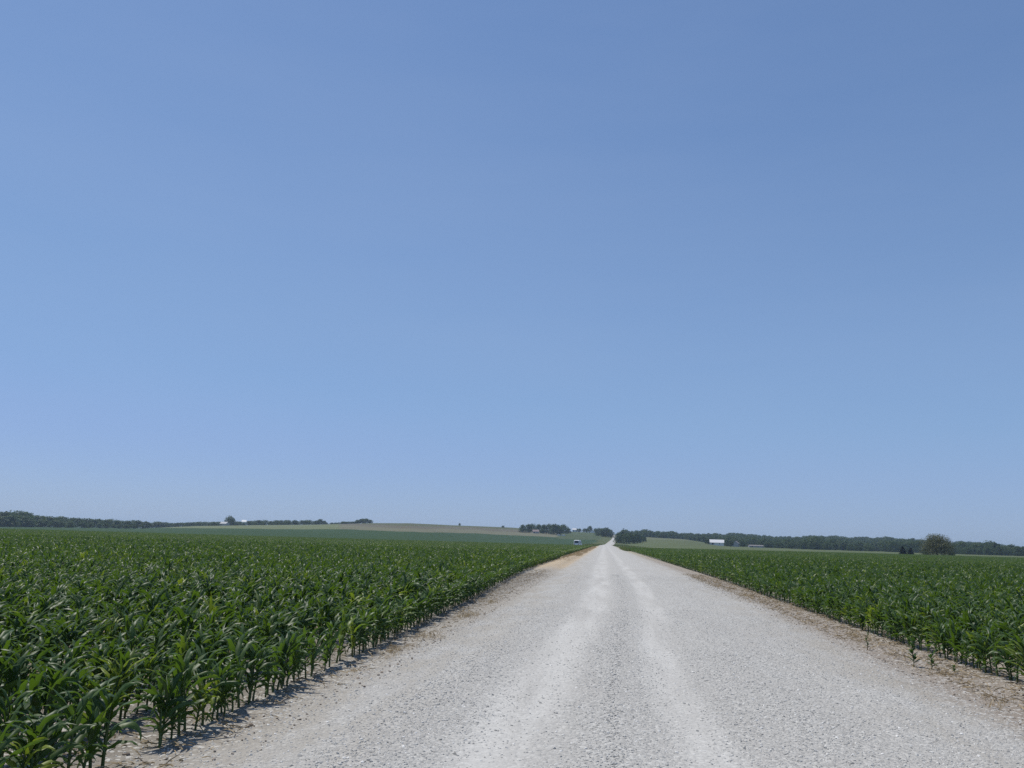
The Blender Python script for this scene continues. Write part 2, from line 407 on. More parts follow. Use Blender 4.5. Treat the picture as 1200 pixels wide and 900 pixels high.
# ------------------------------------------------------------------ corn
def corn_leaf(mb, base, az, th0, bend, length, wid, segs, fold, twist, tint, yel, wave=0.0, kink=0.0):
    """arching blade: th = angle from vertical along the blade"""
    p = np.array(base, float); vs, cs = [], []
    ca, sa = math.cos(az), math.sin(az)
    ds = length / segs
    for i in range(segs + 1):
        s = i / segs
        th = th0 + bend * s ** 1.35
        d = np.array([ca * math.sin(th), sa * math.sin(th), math.cos(th)])
        side = np.array([-sa, ca, 0.0]); nrm = np.cross(d, side)
        tw = twist * s; side2 = side * math.cos(tw) + nrm * math.sin(tw); n2 = np.cross(d, side2)
        w = wid * (0.42 + 0.58 * min(1, s * 4.0)) * max(0.03, (1 - s ** 2.4)) * 0.5
        az_off = kink * s * s
        p2 = p + side * az_off * length
        if fold is None:
            vs += [p2 - side2 * w, p2 + side2 * w]; cs += [(tint, 0.0, yel, 1)] * 2
        else:
            lift = -n2 * w * fold
            wv = wave * wid * math.sin(s * 19 + az * 3); wv2 = wave * wid * math.sin(s * 17 + az * 5 + 2)
            vs += [p2 - side2 * w + lift + n2 * wv, p2, p2 + side2 * w + lift + n2 * wv2]
            cs += [(tint, 0.0, yel, 1), (tint, 1.0, yel, 1), (tint, 0.0, yel, 1)]
        p = p + d * ds
    k = 2 if fold is None else 3
    fs = [(i*k + j, (i+1)*k + j, (i+1)*k + j + 1, i*k + j + 1) for i in range(segs) for j in range(k - 1)]
    mb.add(vs, fs, cs)

def corn_plant(rg, lod, h=0.68, off=(0, 0), stalk=None, leaves=None):
    stalk = stalk if stalk is not None else MB(); leaves = leaves if leaves is not None else stalk
    lean = rg.uniform(-0.06, 0.06, 2); lean[0] += 0.05
    hs = h * 0.74
    def sp(t): return (off[0] + lean[0] * t * t * h, off[1] + lean[1] * t * t * h, hs * t)
    if lod == 0: stalk.tube([sp(t) for t in (0, 0.12, 0.35, 0.65, 1.0)], [0.014, 0.0125, 0.012, 0.010, 0.005], 6, (rg.uniform(0, 1), 0, 0, 1), cap=False)
    elif lod == 1: stalk.tube([sp(0), sp(0.5), sp(1)], [0.013, 0.011, 0.006], 3, (0.4, 0, 0, 1), cap=False)
    n = {0: int(rg.integers(12, 16)), 1: 10, 2: 8}[lod]
    phi = rg.uniform(0, 2 * math.pi); yel = float(rg.uniform(0, 0.75))
    for i in range(n):
        t = (i + 0.35) / n
        az = phi + i * math.pi + rg.normal(0, 0.33)
        th0 = R(44 - 34 * t + rg.normal(0, 7))
        bend = R(max(30, (132 - 55 * t) * rg.uniform(0.5, 1.5)))
        ln = h * (0.25 + 0.29 * math.sin(math.pi * min(1, t * 0.80 + 0.08))) * rg.uniform(0.85, 1.15) * (0.8 if t > 0.9 else 1)
        wd = 0.058 * (0.62 + 0.48 * math.sin(math.pi * (t * 0.75 + 0.15))) * rg.uniform(0.85, 1.15)
        tint = float(np.clip(rg.normal(0.40 + 0.25 * t, 0.27), 0, 1))
        yl = yel + (0.16 if rg.random() < 0.10 else 0.0)
        b = sp(0.20 + 0.78 * t)
        if lod == 0: corn_leaf(leaves, b, az, th0, bend, ln, wd, 11, 0.45, rg.normal(0, 0.8), tint, yl, 0.13, rg.normal(0, 0.2))
        elif lod == 1: corn_leaf(leaves, b, az, th0, bend, ln, wd * 1.05, 5, None, rg.normal(0, 0.8), tint, yl, 0, rg.normal(0, 0.2))
        else: corn_leaf(leaves, b, az, th0, bend, ln, wd * 1.35, 3, None, rg.normal(0, 0.5), tint, yl)
    return stalk, leaves

NP0, NP1, NP2 = 10, 8, 5
plants0 = []
for k in range(NP0):
    a, b = corn_plant(rng, 0, 0.66 + 0.06 * (k % 3), stalk=MB(), leaves=MB())
    plants0.append((a.mesh('stalk', M['corn_stalk'], True), b.mesh('foliage', M['corn_leaf'], True)))
def joined(a, b, name, ms):
    mb = MB(); mb.add(a.v, a.f, a.c, 0); mb.add(b.v, b.f, b.c, 1); return mb.mesh(name, ms, True)
src0 = []
rg0 = np.random.default_rng(5)
for k in range(NP0):
    a, b = corn_plant(rg0, 0, 0.66 + 0.06 * (k % 3), stalk=MB(), leaves=MB())
    src0.append(source('corn_source', joined(a, b, 'corn_source', [M['corn_stalk'], M['corn_leaf']])))
src1 = []
for k in range(NP1):
    a, b = corn_plant(rg0, 1, 0.66 + 0.06 * (k % 3), stalk=MB(), leaves=MB())
    src1.append(source('corn_source', joined(a, b, 'corn_source', [M['corn_stalk'], M['corn_leaf']])))
ROW, STEP = 0.762, 0.135
PATCH_ROWS, PATCH_LEN = 4, 4.0
src2 = []
for k in range(NP2):
    b = MB()
    for r_ in range(PATCH_ROWS):
        for q in range(int(PATCH_LEN / STEP)):
            if rg0.random() < 0.03: continue
            corn_plant(rg0, 2, rg0.uniform(0.62, 0.82), (r_ * ROW - (PATCH_ROWS - 1) / 2 * ROW + rg0.normal(0, 0.03), -PATCH_LEN/2 + q * STEP + rg0.normal(0, 0.03)), b, b)
    src2.append(source('corn_source', b.mesh('corn_source', M['corn_leaf'], True)))

NEAR, MID = 26.0, 90.0
near, mid, far = [], [], []
for side in (-1, 1):
    slope = 0.88 if side < 0 else 0.66
    e0 = LEFT_NEAR if side < 0 else RIGHT_NEAR
    nrow = int((slope * MID + 12) / ROW)
    for r_ in range(nrow):
        xr = e0 + side * ROW * r_
        ymin = max(0.8 if side < 0 else 3.0, (abs(xr) - 6) / slope)
        ys = np.arange(ymin, MID, STEP); ys = ys + rng.normal(0, 0.03, len(ys))
        keep = rng.random(len(ys)) > (0.06 if r_ == 0 else 0.025)
        if r_ == 0:      # the outer row is ragged, with a gap here and there
            keep &= np.sin(ys * 1.9 + side) + 0.6 * np.sin(ys * 0.71) > -1.53
        ys = ys[keep]
        sh = (left_edge(ys) - LEFT_NEAR) if side < 0 else (right_edge(ys) - RIGHT_NEAR)
        xs = xr + sh + rng.normal(0, 0.03, len(ys))
        vig = 0.98 + 0.09 * np.sin(xs * 0.35 + 0.7) * np.sin(ys * 0.22) + rng.normal(0, 0.10, len(ys))
        if r_ == 0: vig *= 0.90
        for x, y, v in zip(xs, ys, vig): (near if y < NEAR else mid).append((x, y, v, side, r_))
    npat = int(360 * slope / (ROW * PATCH_ROWS)) + 4
    for pr in range(npat):
        xr = e0 + side * ROW * (pr * PATCH_ROWS + (PATCH_ROWS - 1) / 2)
        end = float(left_end(xr) if side < 0 else right_end(xr))
        y = max(MID + PATCH_LEN/2, (abs(xr) - 8) / slope)
        sh = -1.10 if side < 0 else 0.5
        while y < end:
            far.append((xr + sh, y)); y += PATCH_LEN

# the 300 plants that show largest are things of their own
def project(x, y, z):
    c = ROT.T @ np.array([x, y, z - CAM_H]); return CX - F * c[0] / c[2], CY + F * c[1] / c[2], -c[2]
cand = []
for i, (x, y, v, side, r_) in enumerate(near):
    if y < 1: continue
    u1, v1, dep = project(x, y, 0.55)
    if dep > 0.5 and -15 < u1 < 1215 and v1 < 905: cand.append((dep, i))
cand.sort(); chosen = set(i for _, i in cand[:300])
rest = [p for i, p in enumerate(near) if i not in chosen]
def corn_label(x, y, side, r_):
    if side < 0:
        if r_ == 0: return 'corn plant in the outermost row along the left gravel shoulder, its bare stalk base showing', 'outer row of corn left of the road'
        if r_ < 3: return 'dark green corn plant just behind the outer row on the left of the road', 'corn just inside the left field edge'
        return 'dark green corn plant deep in the dense stand at the left edge of the photo', 'corn within the left field'
    if r_ == 0: return 'corn plant in the outermost row along the brown shoulder right of the road', 'outer row of corn right of the road'
    return 'green corn plant behind the outer row in the field right of the road', 'corn within the right field'
order = sorted(chosen, key=lambda i: near[i][1])
for q, i in enumerate(order):
    x, y, v, side, r_ = near[i]
    sm, lm = plants0[int(rng.integers(NP0))]
    o = bpy.data.objects.new('corn_plant', None); COL.objects.link(o); o.empty_display_size = 0.1
    o.location = (x, y, road_z(x, y)[0] - 0.01 if r_ == 0 else 0.0); o.rotation_euler = (rng.normal(0, 0.05), rng.normal(0.03, 0.05), rng.uniform(0, 6.283)); o.scale = (v, v, v)
    lb, gr = corn_label(x, y, side, r_); tag(o, lb, 'corn plant', gr)
    for nm, me in (('stalk', sm), ('foliage', lm)):
        c = bpy.data.objects.new(nm, me); COL.objects.link(c); c.parent = o

P, RT, S, I = [], [], [], []
for lst, off, num in ((rest, 0, NP0), (mid, NP0, NP1)):
    for x, y, v, side, r_ in lst:
        P.append((x, y, 0.0)); RT.append((rng.normal(0, 0.05), rng.normal(0.03, 0.05), rng.uniform(0, 6.283))); S.append(v); I.append(off + int(rng.integers(num)))
for x, y in far:
    P.append((x, y, float(terrain(x, y)))); RT.append((0, 0, 0 if rng.random() < 0.5 else math.pi)); S.append(1.0); I.append(NP0 + NP1 + int(rng.integers(NP2)))
scatter('corn_field', P, RT, S, I, src0 + src1 + src2, 'dense knee-high corn filling the flat fields on both sides of the gravel road', 'corn field')

# ------------------------------------------------------------------ gravel, crumbs and straw on the road and shoulders
def stone_mesh(rg, name, mat, flat=0.6):
    import bmesh
    bm = bmesh.new(); bmesh.ops.create_icosphere(bm, subdivisions=1, radius=0.5)
    ax = np.array([1.0, rg.uniform(0.6, 0.95), flat * rg.uniform(0.7, 1.1)])
    for v in bm.verts:
        k = rg.uniform(0.75, 1.2); v.co = Vector((v.co.x * ax[0] * k, v.co.y * ax[1] * k, v.co.z * ax[2] * k))
    me = bpy.data.meshes.new(name); bm.to_mesh(me); bm.free(); me.materials.append(mat); return source(name, me)
stones = [stone_mesh(rng, 'gravel_source', M['stone']) for _ in range(6)]
clods = [stone_mesh(rng, 'clod_source', M['clod'], 0.5) for _ in range(4)]
P, RT, S, I = [], [], [], []
def put(x, y, s, k, sink=0.15):
    z, u = road_z(x, y); P.append((x, y, z + s * sink)); RT.append(tuple(rng.uniform(-0.5, 0.5, 2)) + (rng.uniform(0, 6.28),)); S.append(s); I.append(k); return u
def strew(xs, ys, ss, nk, sink=0.15):
    n = len(xs); z, u = road_z(xs, ys)
    return np.c_[xs, ys, z + ss * sink], np.c_[rng.uniform(-0.5, 0.5, (n, 2)), rng.uniform(0, 6.28, n)], ss, rng.integers(0, nk, n)
gx, gy = [], []
for y0, y1, dens in ((3.5, 9, 1000), (9, 14, 750), (14, 22, 420), (22, 45, 150)):
    n = int((y1 - y0) * 8.9 * dens)
    xs = rng.uniform(-3.7, 5.4, n); ys = rng.uniform(y0, y1, n); uu = lat_of(xs, ys)
    tr = np.maximum(np.exp(-((uu + 0.39 + 0.03 * np.sin(ys * 0.6)) / 0.12) ** 2), np.exp(-((uu - 0.05 + 0.02 * np.sin(ys * 0.45)) / 0.085) ** 2))
    p = 1 - 0.76 * tr
    p = np.where(uu < -1, p * np.maximum(0.22, 0.75 + (uu + 1) * 1.2), p)
    p = np.where(uu > 0.90, p * np.maximum(0.06, 0.75 - (uu - 0.90) * 2.4), p)
    p = p * (0.74 + 0.14 * np.sin(xs * 2.3 + np.sin(ys * 0.5) * 1.2) + 0.10 * np.sin(xs * 5.1 + ys * 0.9) * np.sin(ys * 1.7 - xs))
    p = p * (1 - 0.55 * smooth((uu - 0.5) / 0.4) * (0.5 + 0.5 * np.sin(xs * 3.1 + ys * 0.35 + np.sin(ys * 0.9)))) * (1 - 0.7 * smooth((-uu - 0.5) / 0.4) * (0.5 + 0.5 * np.sin(xs * 3.7 - ys * 0.3)))
    k = rng.random(n) < p; gx.append(xs[k]); gy.append(ys[k])
gx, gy = np.concatenate(gx), np.concatenate(gy)
scatter('gravel', *strew(gx, gy, np.clip(rng.lognormal(math.log(0.0165), 0.38, len(gx)), 0.007, 0.042), 6, 0.02), stones, 'loose pale limestone gravel strewn over the road', 'gravel')
n = 7000; ys = rng.uniform(4, 45, n); xs = np.where(rng.random(n) < 0.45, rng.uniform(-4.4, -2.6, n), rng.uniform(4.1, 6.0, n))
scatter('soil_crumbs', *strew(xs, ys, np.clip(rng.lognormal(math.log(0.022), 0.45, n), 0.01, 0.05), 4), clods, 'brown soil crumbs scattered over the road shoulders', 'soil')

def tuft_mesh(rg, name, mat, n=16, h=0.14, spread=0.10, w=0.006, lie=0.6):
    mb = MB()
    for _ in range(n):
        a = rg.uniform(0, 6.283); b = (rg.normal(0, spread * 0.4), rg.normal(0, spread * 0.4), 0)
        corn_leaf(mb, b, a, rg.uniform(0.1, lie), rg.uniform(0.2, 1.2), h * rg.uniform(0.5, 1.2), w, 4, None, 0, float(rg.uniform(0, 1)), float(rg.uniform(0, 0.8)))
    return source(name, mb.mesh(name, mat))
def litter_mesh(rg):
    mb = MB()
    for _ in range(5):
        a = rg.uniform(0, 6.283); p = rg.normal(0, 0.05, 2); l = rg.uniform(0.03, 0.14)
        q = (p[0] + math.cos(a) * l, p[1] + math.sin(a) * l)
        mb.tube([(p[0], p[1], 0.008), ((p[0]+q[0])/2, (p[1]+q[1])/2, 0.014), (q[0], q[1], 0.006)], [0.004, 0.005, 0.003], 3, (float(rg.uniform(0, 1)), 0, 0.1, 1))
    return source('straw_source', mb.mesh('straw_source', M['straw']))
litter = [litter_mesh(rng) for _ in range(5)]
dry = [tuft_mesh(rng, 'dry_grass_source', M['straw'], 18, 0.10, 0.16, 0.006, 1.2) for _ in range(3)]
tall = [tuft_mesh(rng, 'dry_grass_source', M['straw'], 26, 0.24, 0.40, 0.012, 1.0) for _ in range(3)]
verge = [tuft_mesh(rng, 'verge_grass_source', M['verge_grass'], 30, 0.55, 0.7, 0.03, 0.9) for _ in range(3)]
P, RT, S, I = [], [], [], []
for _ in range(2600):
    y = 4 + 46 * rng.random() ** 1.3
    x = rng.uniform(4.5, 5.9) if rng.random() < 0.72 else rng.uniform(-4.0, -3.0)
    put(x, y, rng.uniform(0.6, 1.3), int(rng.integers(5)), 0.0)
scatter('straw_litter', P, RT, S, I, litter, 'bits of dry straw lying on the bare road shoulders', 'straw')
P, RT, S, I = [], [], [], []
spots = [(-3.1, 12.7, 26), (-3.05, 14.6, 16), (-2.9, 18.8, 22), (-3.0, 23, 14), (4.7, 12.6, 14), (5.0, 17.5, 14), (4.5, 10.6, 8), (4.9, 21, 12), (-3.5, 8.6, 3), (4.9, 30, 16), (5.3, 25, 12)]
for cx, cy, n in spots:
    for _ in range(n):
        put(cx + rng.normal(0, 0.12), cy + rng.normal(0, 0.35), rng.uniform(0.5, 1.1), int(rng.integers(3)), 0.0)
for _ in range(3000):
    y = 55 + 255 * rng.random() ** 0.9
    if rng.random() > (y - 55) / 60 * (0.55 + 0.45 * math.sin(y * 0.19)): continue
    x = float(left_edge(y)) + rng.uniform(0.15, 1.7)
    z, u = road_z(x, y); P.append((x, y, z)); RT.append((0, 0, rng.uniform(0, 6.28))); S.append(rng.uniform(0.6, 1.15) * min(1, (y - 50) / 40)); I.append(3 + int(rng.integers(3)))
scatter('dry_grass', P, RT, S, I, dry + tall, 'straw coloured dead grass on the left road bank and in dry patches', 'dry grass')
P, RT, S, I = [], [], [], []
for _ in range(5200):
    y = rng.uniform(190, 720)
    s_ = 1 if rng.random() < 0.5 else -1
    x = float(road_x(y)) + (rng.uniform(5.6, 16) if s_ > 0 else rng.uniform(-16, -4.4))
    if s_ < 0 and y < 312: continue
    if s_ > 0 and y < float(right_end(x)) + 3: x = float(right_edge(y)) - rng.uniform(0.1, 0.9)
    if s_ > 0 and 346 < y < 354: continue
    if s_ < 0 and abs(y - 318) < 9: continue
    P.append((x, y, float(terrain(x, y)) - 0.02)); RT.append((0, 0, rng.uniform(0, 6.28))); S.append(rng.uniform(0.6, 1.5)); I.append(int(rng.integers(3)))
scatter('verge_grass', P, RT, S, I, verge, 'rough green and tan grass along the distant road verges', 'grass')

# weeds standing on the right shoulder
def weed(x, y, h, n, lsz, mat, label, lean=0.0):
    z = road_z(x, y)[0]
    o = empty('weed', (x, y, z - 0.01)); tag(o, label, 'weed')
    st = MB(); fo = MB()
    def sp(t): return (lean * h * t * t + 0.012 * math.sin(t * 7), 0.01 * math.sin(t * 5), h * t)
    st.tube([sp(t) for t in (0, 0.25, 0.5, 0.75, 1.0)], [0.008, 0.007, 0.006, 0.004, 0.002], 6, (0.3, 0, 0, 1))
    for i in range(n):
        t = 0.15 + 0.85 * (i + 0.5) / n; az = i * 2.4
        corn_leaf(fo, sp(t), az, R(50 - 20 * t), R(60), lsz * (1.15 - 0.5 * t), lsz * 0.42, 6, 0.3, 0.1, float(rng.uniform(0, 1)), float(rng.uniform(0, 0.8)), 0.05)
    st.build('stem', mat[0], o, True); fo.build('foliage', mat[1], o, True)
wm = (M['corn_stalk'], M['weed_leaf'])
weed(4.60, 13.5, 0.40, 16, 0.13, wm, 'tallest leafy weed standing alone on the brown right shoulder')
weed(4.78, 13.3, 0.26, 11, 0.11, wm, 'shorter leafy weed close beside the tallest weed on the right shoulder', 0.12)
weed(4.50, 15.4, 0.30, 13, 0.07, (M['straw'], M['weed_leaf']), 'thin browning weed on the right shoulder farther up the road than the leafy pair', 0.08)
weed(4.98, 13.0, 0.11, 8, 0.07, wm, 'lowest weed, a small sprig on the right shoulder nearest the corn')

# ------------------------------------------------------------------ trees
def tree_meshes(rg, H=12.0, W=10.0, n=900, leaf=0.9, lobes=13, mat='tree_leaf', low=0.12, flat=1.0):
    tr, cr = MB(), MB()
    tr.tube([(0, 0, -0.6), (0.05, 0, H*0.12), (0.1, 0.05, H*0.3), (0.0, 0.1, H*0.55)], [H*0.036, H*0.028, H*0.022, H*0.010], 8)
    L = []
    for i in range(lobes):
        a = i * 2.4 + rg.uniform(-0.4, 0.4); t = (i + 0.5) / lobes
        zz = H * (low + 0.10 + (0.74 - low) * t)
        rr = W * 0.5 * (0.70 * math.sin(math.pi * min(1, 0.30 + t * 0.62)) ** flat) * rg.uniform(0.75, 1.1)
        r = W * rg.uniform(0.17, 0.27)
        c = np.array([rr * math.cos(a), rr * math.sin(a), zz]); L.append((c, r))
        tr.tube([(0.05, 0.03, H * (0.16 + 0.3 * t)), tuple(c * 0.55 + np.array([0, 0, H * 0.1])), tuple(c)], [H*0.014, H*0.009, H*0.003], 5)
    L.append((np.array([0, 0, H * 0.62]), W * 0.27)); L.append((np.array([0.05 * W, 0, H * 0.82]), W * 0.2))
    ws = np.array([r * r for _, r in L]); ws /= ws.sum()
    for k in rg.choice(len(L), n, p=ws):
        c, r = L[k]; d = unit(rg.normal(0, 1, 3)); q = c + d * r * rg.uniform(0.55, 1.08) * np.array([1, 1, 0.8])
        q[2] = max(q[2], H * low * rg.uniform(0.8, 1.3)); q[2] = min(q[2], H * 1.0)
        nn = unit(d + rg.normal(0, 0.55, 3) + np.array([0, 0, 0.25])); a = unit(np.cross(nn, rg.normal(0, 1, 3))); b = np.cross(nn, a)
        s = leaf * rg.uniform(0.6, 1.25) * 0.5; t_ = float(np.clip(rg.normal(0.45, 0.25), 0, 1)); y_ = float(rg.uniform(0, 0.85))
        cr.add([q - a*s, q - b*s*0.7, q + a*s, q + b*s*0.7], [(0, 1, 2, 3)], [(t_, 0, y_, 1)] * 4)
    return tr.mesh('trunk', M['bark'], True), cr.mesh('crown', M[mat])
def conifer_meshes(rg, H=10.0, W=5.5, n=2600):
    tr, cr = MB(), MB()
    tr.tube([(0, 0, -0.5), (0, 0, H*0.5), (0, 0, H*0.95)], [H*0.028, H*0.016, H*0.004], 8)
    for _ in range(n):
        t = rg.random() ** 0.75; z = H * (0.05 + 0.95 * (1 - t)); ring = 1 + 0.18 * math.sin(z * 5)
        rr = W * 0.5 * (0.06 + 0.94 * t) * math.sqrt(rg.uniform(0.15, 1)) * ring; a = rg.uniform(0, 6.283)
        q = np.array([rr*math.cos(a), rr*math.sin(a), z - rr * 0.25]); d = unit([math.cos(a), math.sin(a), -0.3])
        sd = unit(np.cross(d, [0, 0, 1]) + rg.normal(0, 0.3, 3)); l = 1.1 * rg.uniform(0.6, 1.2)
        t_ = float(rg.uniform(0, 1))
        cr.add([q - d*l*0.5, q - sd*l*0.3, q + d*l*0.6, q + sd*l*0.3], [(0, 1, 2, 3)], [(t_, 0, 0, 1)] * 4)
    return tr.mesh('trunk', M['bark'], True), cr.mesh('crown', M['needle_leaf'])
PROTO_H = 12.0
tp = [tree_meshes(rng, 12, w, 1250, 1.05, lb, 'tree_leaf', lw) for w, lb, lw in ((11, 15, .0), (13, 17, .0), (9.5, 13, .01), (12, 16, .0), (10.5, 14, .01), (14, 18, .0))]
def tree(px, d, hpx, label, group=None, proto=None, name='tree', cat='tree', wide=1.0, meshes=None, ph=PROTO_H):
    x, y = at(px, d); h = hpx * d / F; s = h / ph
    o = empty(name, (x, y, float(terrain(x, y)) - 0.1), rng.uniform(0, 6.283)); o.scale = (s * wide, s * wide, s)
    tag(o, label, cat, group)
    m = meshes or tp[proto if proto is not None else int(rng.integers(len(tp)))]
    for nm, me in zip(('trunk', 'crown'), m):
        c = bpy.data.objects.new(nm, me); COL.objects.link(c); c.parent = o
    return o
def base_top(px, d, top):     # pixel height of a tree whose tip should stand at picture row top
    x, y = at(px, d); e = (float(terrain(x, y)) - CAM_H) / d * F
    return horizon(px) - top - e
def row(px0, px1, step, tops, d0, d1, label, group, jit=0.8, wide=1.0, hmin=3.0):
    px = px0
    while px < px1:
        d = rng.uniform(d0, d1); tp_ = np.interp(px, tops[0], tops[1]) + abs(rng.normal(0, jit))
        h = max(hmin, base_top(px, d, tp_)); tree(px + rng.normal(0, step * 0.25), d, h, label, group, wide=wide); px += step
T1 = ([0, 28, 40, 70, 100, 125, 150, 172], [600.5, 601, 605, 606, 608, 609, 610, 610])
row(-60, 172, 6.5, ([-60] + T1[0], [599] + T1[1]), 930, 1020, 'dark rounded tree in the long treeline beyond the left cornfield', 'long treeline beyond the left cornfield', 0.6, 1.5)
row(-57, 171, 7.5, ([-60] + T1[0], [604] + [v + 4 for v in T1[1]]), 840, 900, 'shorter dark tree standing before the long treeline at the far left', 'front trees of the far left treeline', 1.0, 1.6)
row(176, 284, 4.4, ([176, 184, 200, 230, 284], [612, 611, 613, 613, 613]), 1180, 1240, 'small faint tree on the hazy skyline between the left treeline and the pale farm buildings', 'faint skyline trees left of the farm', 0.5, 2.0, 5.5)
tree(268, 1120, 11, 'tall dark tree between the grey farmhouse and the white shed on the left skyline')
tree(272, 1130, 9, 'shorter dark tree touching the tall one between the grey farmhouse and the white shed')
row(288, 372, 4.6, ([285, 300, 340, 360, 368], [611, 610, 610, 609.5, 610]), 1130, 1190, 'dark tree in the wood right of the pale farm on the left skyline', 'wood right of the pale farm', 0.5, 1.8)
row(291, 340, 6.5, ([285, 340], [613.5, 613]), 1050, 1090, 'low dark tree along the lower edge of the wood right of the pale farm', 'lower edge of the wood right of the pale farm', 0.5, 1.7)
row(250, 262, 4.2, ([250, 262], [612.8, 612.5]), 1120, 1150, 'low tree standing behind the grey farmhouse on the left skyline', 'low trees behind the grey farmhouse', 0.5, 1.8, 4.5)
row(276, 288, 4.0, ([276, 288], [612.5, 611.5]), 1120, 1150, 'low tree behind the white shed on the left skyline', 'low trees behind the white shed', 0.5, 1.8, 4.5)
row(383, 400, 4.2, ([383, 400], [612.4, 613.2]), 1150, 1170, 'small scrubby tree in the thin line between the left skyline wood and the domed grove', 'thin line left of the domed grove', 0.5, 2.0, 2.6)
tree(374, 1160, 7, 'small tree at the tapering right end of the wood on the left skyline', wide=1.4)
tree(379, 1160, 5, 'last low tree at the right tip of the left skyline wood', wide=1.3)
tree(401, 1140, 3.5, 'tiny lone bush on the left skyline between the wood and the domed grove', name='bush', cat='bush', wide=1.5)
for px, top in ((408, 612.5), (404, 613), (412, 612), (416, 611.5)):
    tree(px, 1140, max(3, base_top(px, 1140, top)), 'low bush in the hedge running into the domed grove on the skyline', 'hedge beside the domed grove', name='bush', cat='bush', wide=2.6)
for px, top in ((418, 609.5), (423, 608.2), (428, 608), (433, 609.5)):
    tree(px, 1140, base_top(px, 1140, top), 'tree in the small domed grove on the brown hill skyline', 'domed grove on the hill', wide=1.7)
tree(538, 1150, 3.0, 'tiny bush on the crest of the bare brown hill', name='bush', cat='bush')
tree(589, 1150, 2.6, 'low bush at the right end of the bare brown hill crest', name='bush', cat='bush', wide=1.6)
# farmstead left of the road
tree(612.5, 1000, 9.5, 'dark tree standing apart at the left end of the farmstead trees')
for px, d, h, lb in ((619, 1010, 10.5, 'dark tree left of the pink roofed farmhouse'), (631, 1030, 10.5, 'dark tree right behind the pink roofed farmhouse'), (624, 1045, 9.5, 'tree rising behind the roof of the pink roofed farmhouse'),
                     (637, 1010, 11, 'round tree in the middle of the farmstead grove'), (643, 1010, 12, 'broad tree in the right half of the farmstead grove'), (649, 1000, 12.5, 'largest bushy tree in the farmstead grove'),
                     (654, 1010, 11.5, 'tree at the right edge of the farmstead grove above the white parked cars'), (660.5, 1060, 11, 'tall slim dark tree right of the farmstead grove'), (666, 1070, 7, 'small tree between the slim tree and the white hill house')):
    tree(px, d, h, lb, wide=1.15)
row(677, 690, 3.6, ([677, 690], [619.3, 619.3]), 1290, 1310, 'small tree in the low skyline row right of the white hill house', 'low skyline row right of the white hill house', 0.3, 1.2)
tree(691, 1285, 8.0, 'tall dark tree left of the white gabled cottage on the hill')
tree(697.5, 1285, 5.5, 'small dark tree right of the white gabled cottage', wide=1.1)
for px, d, h, lb in ((702, 1040, 9.5, 'leftmost tree of the dark clump left of the far end of the road'), (706.5, 1020, 10.5, 'middle tree of the dark clump left of the far end of the road'), (711, 1020, 11.5, 'tallest tree of the clump left of the far end of the road'), (715, 1030, 9, 'tree overhanging the left side of the road on the far rise')):
    tree(px, d, h, lb, wide=1.15)
for i, (px, d, h) in enumerate(((725, 800, 12.5), (729.5, 810, 14.5), (734, 790, 12), (738.5, 800, 12.5), (742.5, 810, 10.5), (747, 820, 13), (750.5, 830, 10.5), (755, 860, 7))):
    lb = ('tree at the roadside end of the clump right of the far road', 'tallest tree of the clump right of the far road', 'tree beside the tallest one in the clump right of the far road', 'middle tree of the clump right of the far road')[i] if i < 4 else 'bushy tree in the right half of the clump by the far road'
    tree(px, d, h, lb, None if i < 4 else 'right half of the clump by the far road', wide=0.9)
# farm by the wooded hill, right
tree(853, 815, 8.5, 'dark tree between the white barn and the pale house below the wooded hill', wide=1.0)
tree(857, 800, 7.5, 'tree crowding the left wall of the pale house below the wooded hill')
tree(829, 795, 7, 'small tree hugging the left end wall of the white barn')
tree(870, 825, 8, 'tree right behind the pale house and left of the long low shed')
# lone tree and its conifers
lone = tree_meshes(np.random.default_rng(8), 12, 16.5, 9000, 0.5, 22, 'olive_leaf', 0.05, 0.8)
tree(1098, 385, 23.5, 'lone broad olive green tree with domed crown beyond the right cornfield', meshes=lone)
con = conifer_meshes(rng)
tree(1058, 430, 9.5, 'taller of two dark conifers left of the lone domed tree', name='conifer_tree', cat='conifer', meshes=con, ph=10.0, wide=1.7)
tree(1067, 432, 8.0, 'shorter of two dark conifers left of the lone domed tree', name='conifer_tree', cat='conifer', meshes=con, ph=10.0, wide=1.8)
tree(1115, 420, 5.5, 'low bush at the right foot of the lone domed tree', name='bush', cat='bush', wide=1.8)
tree(1086, 425, 5.0, 'low bush at the left foot of the lone domed tree', name='bush', cat='bush', wide=1.8)
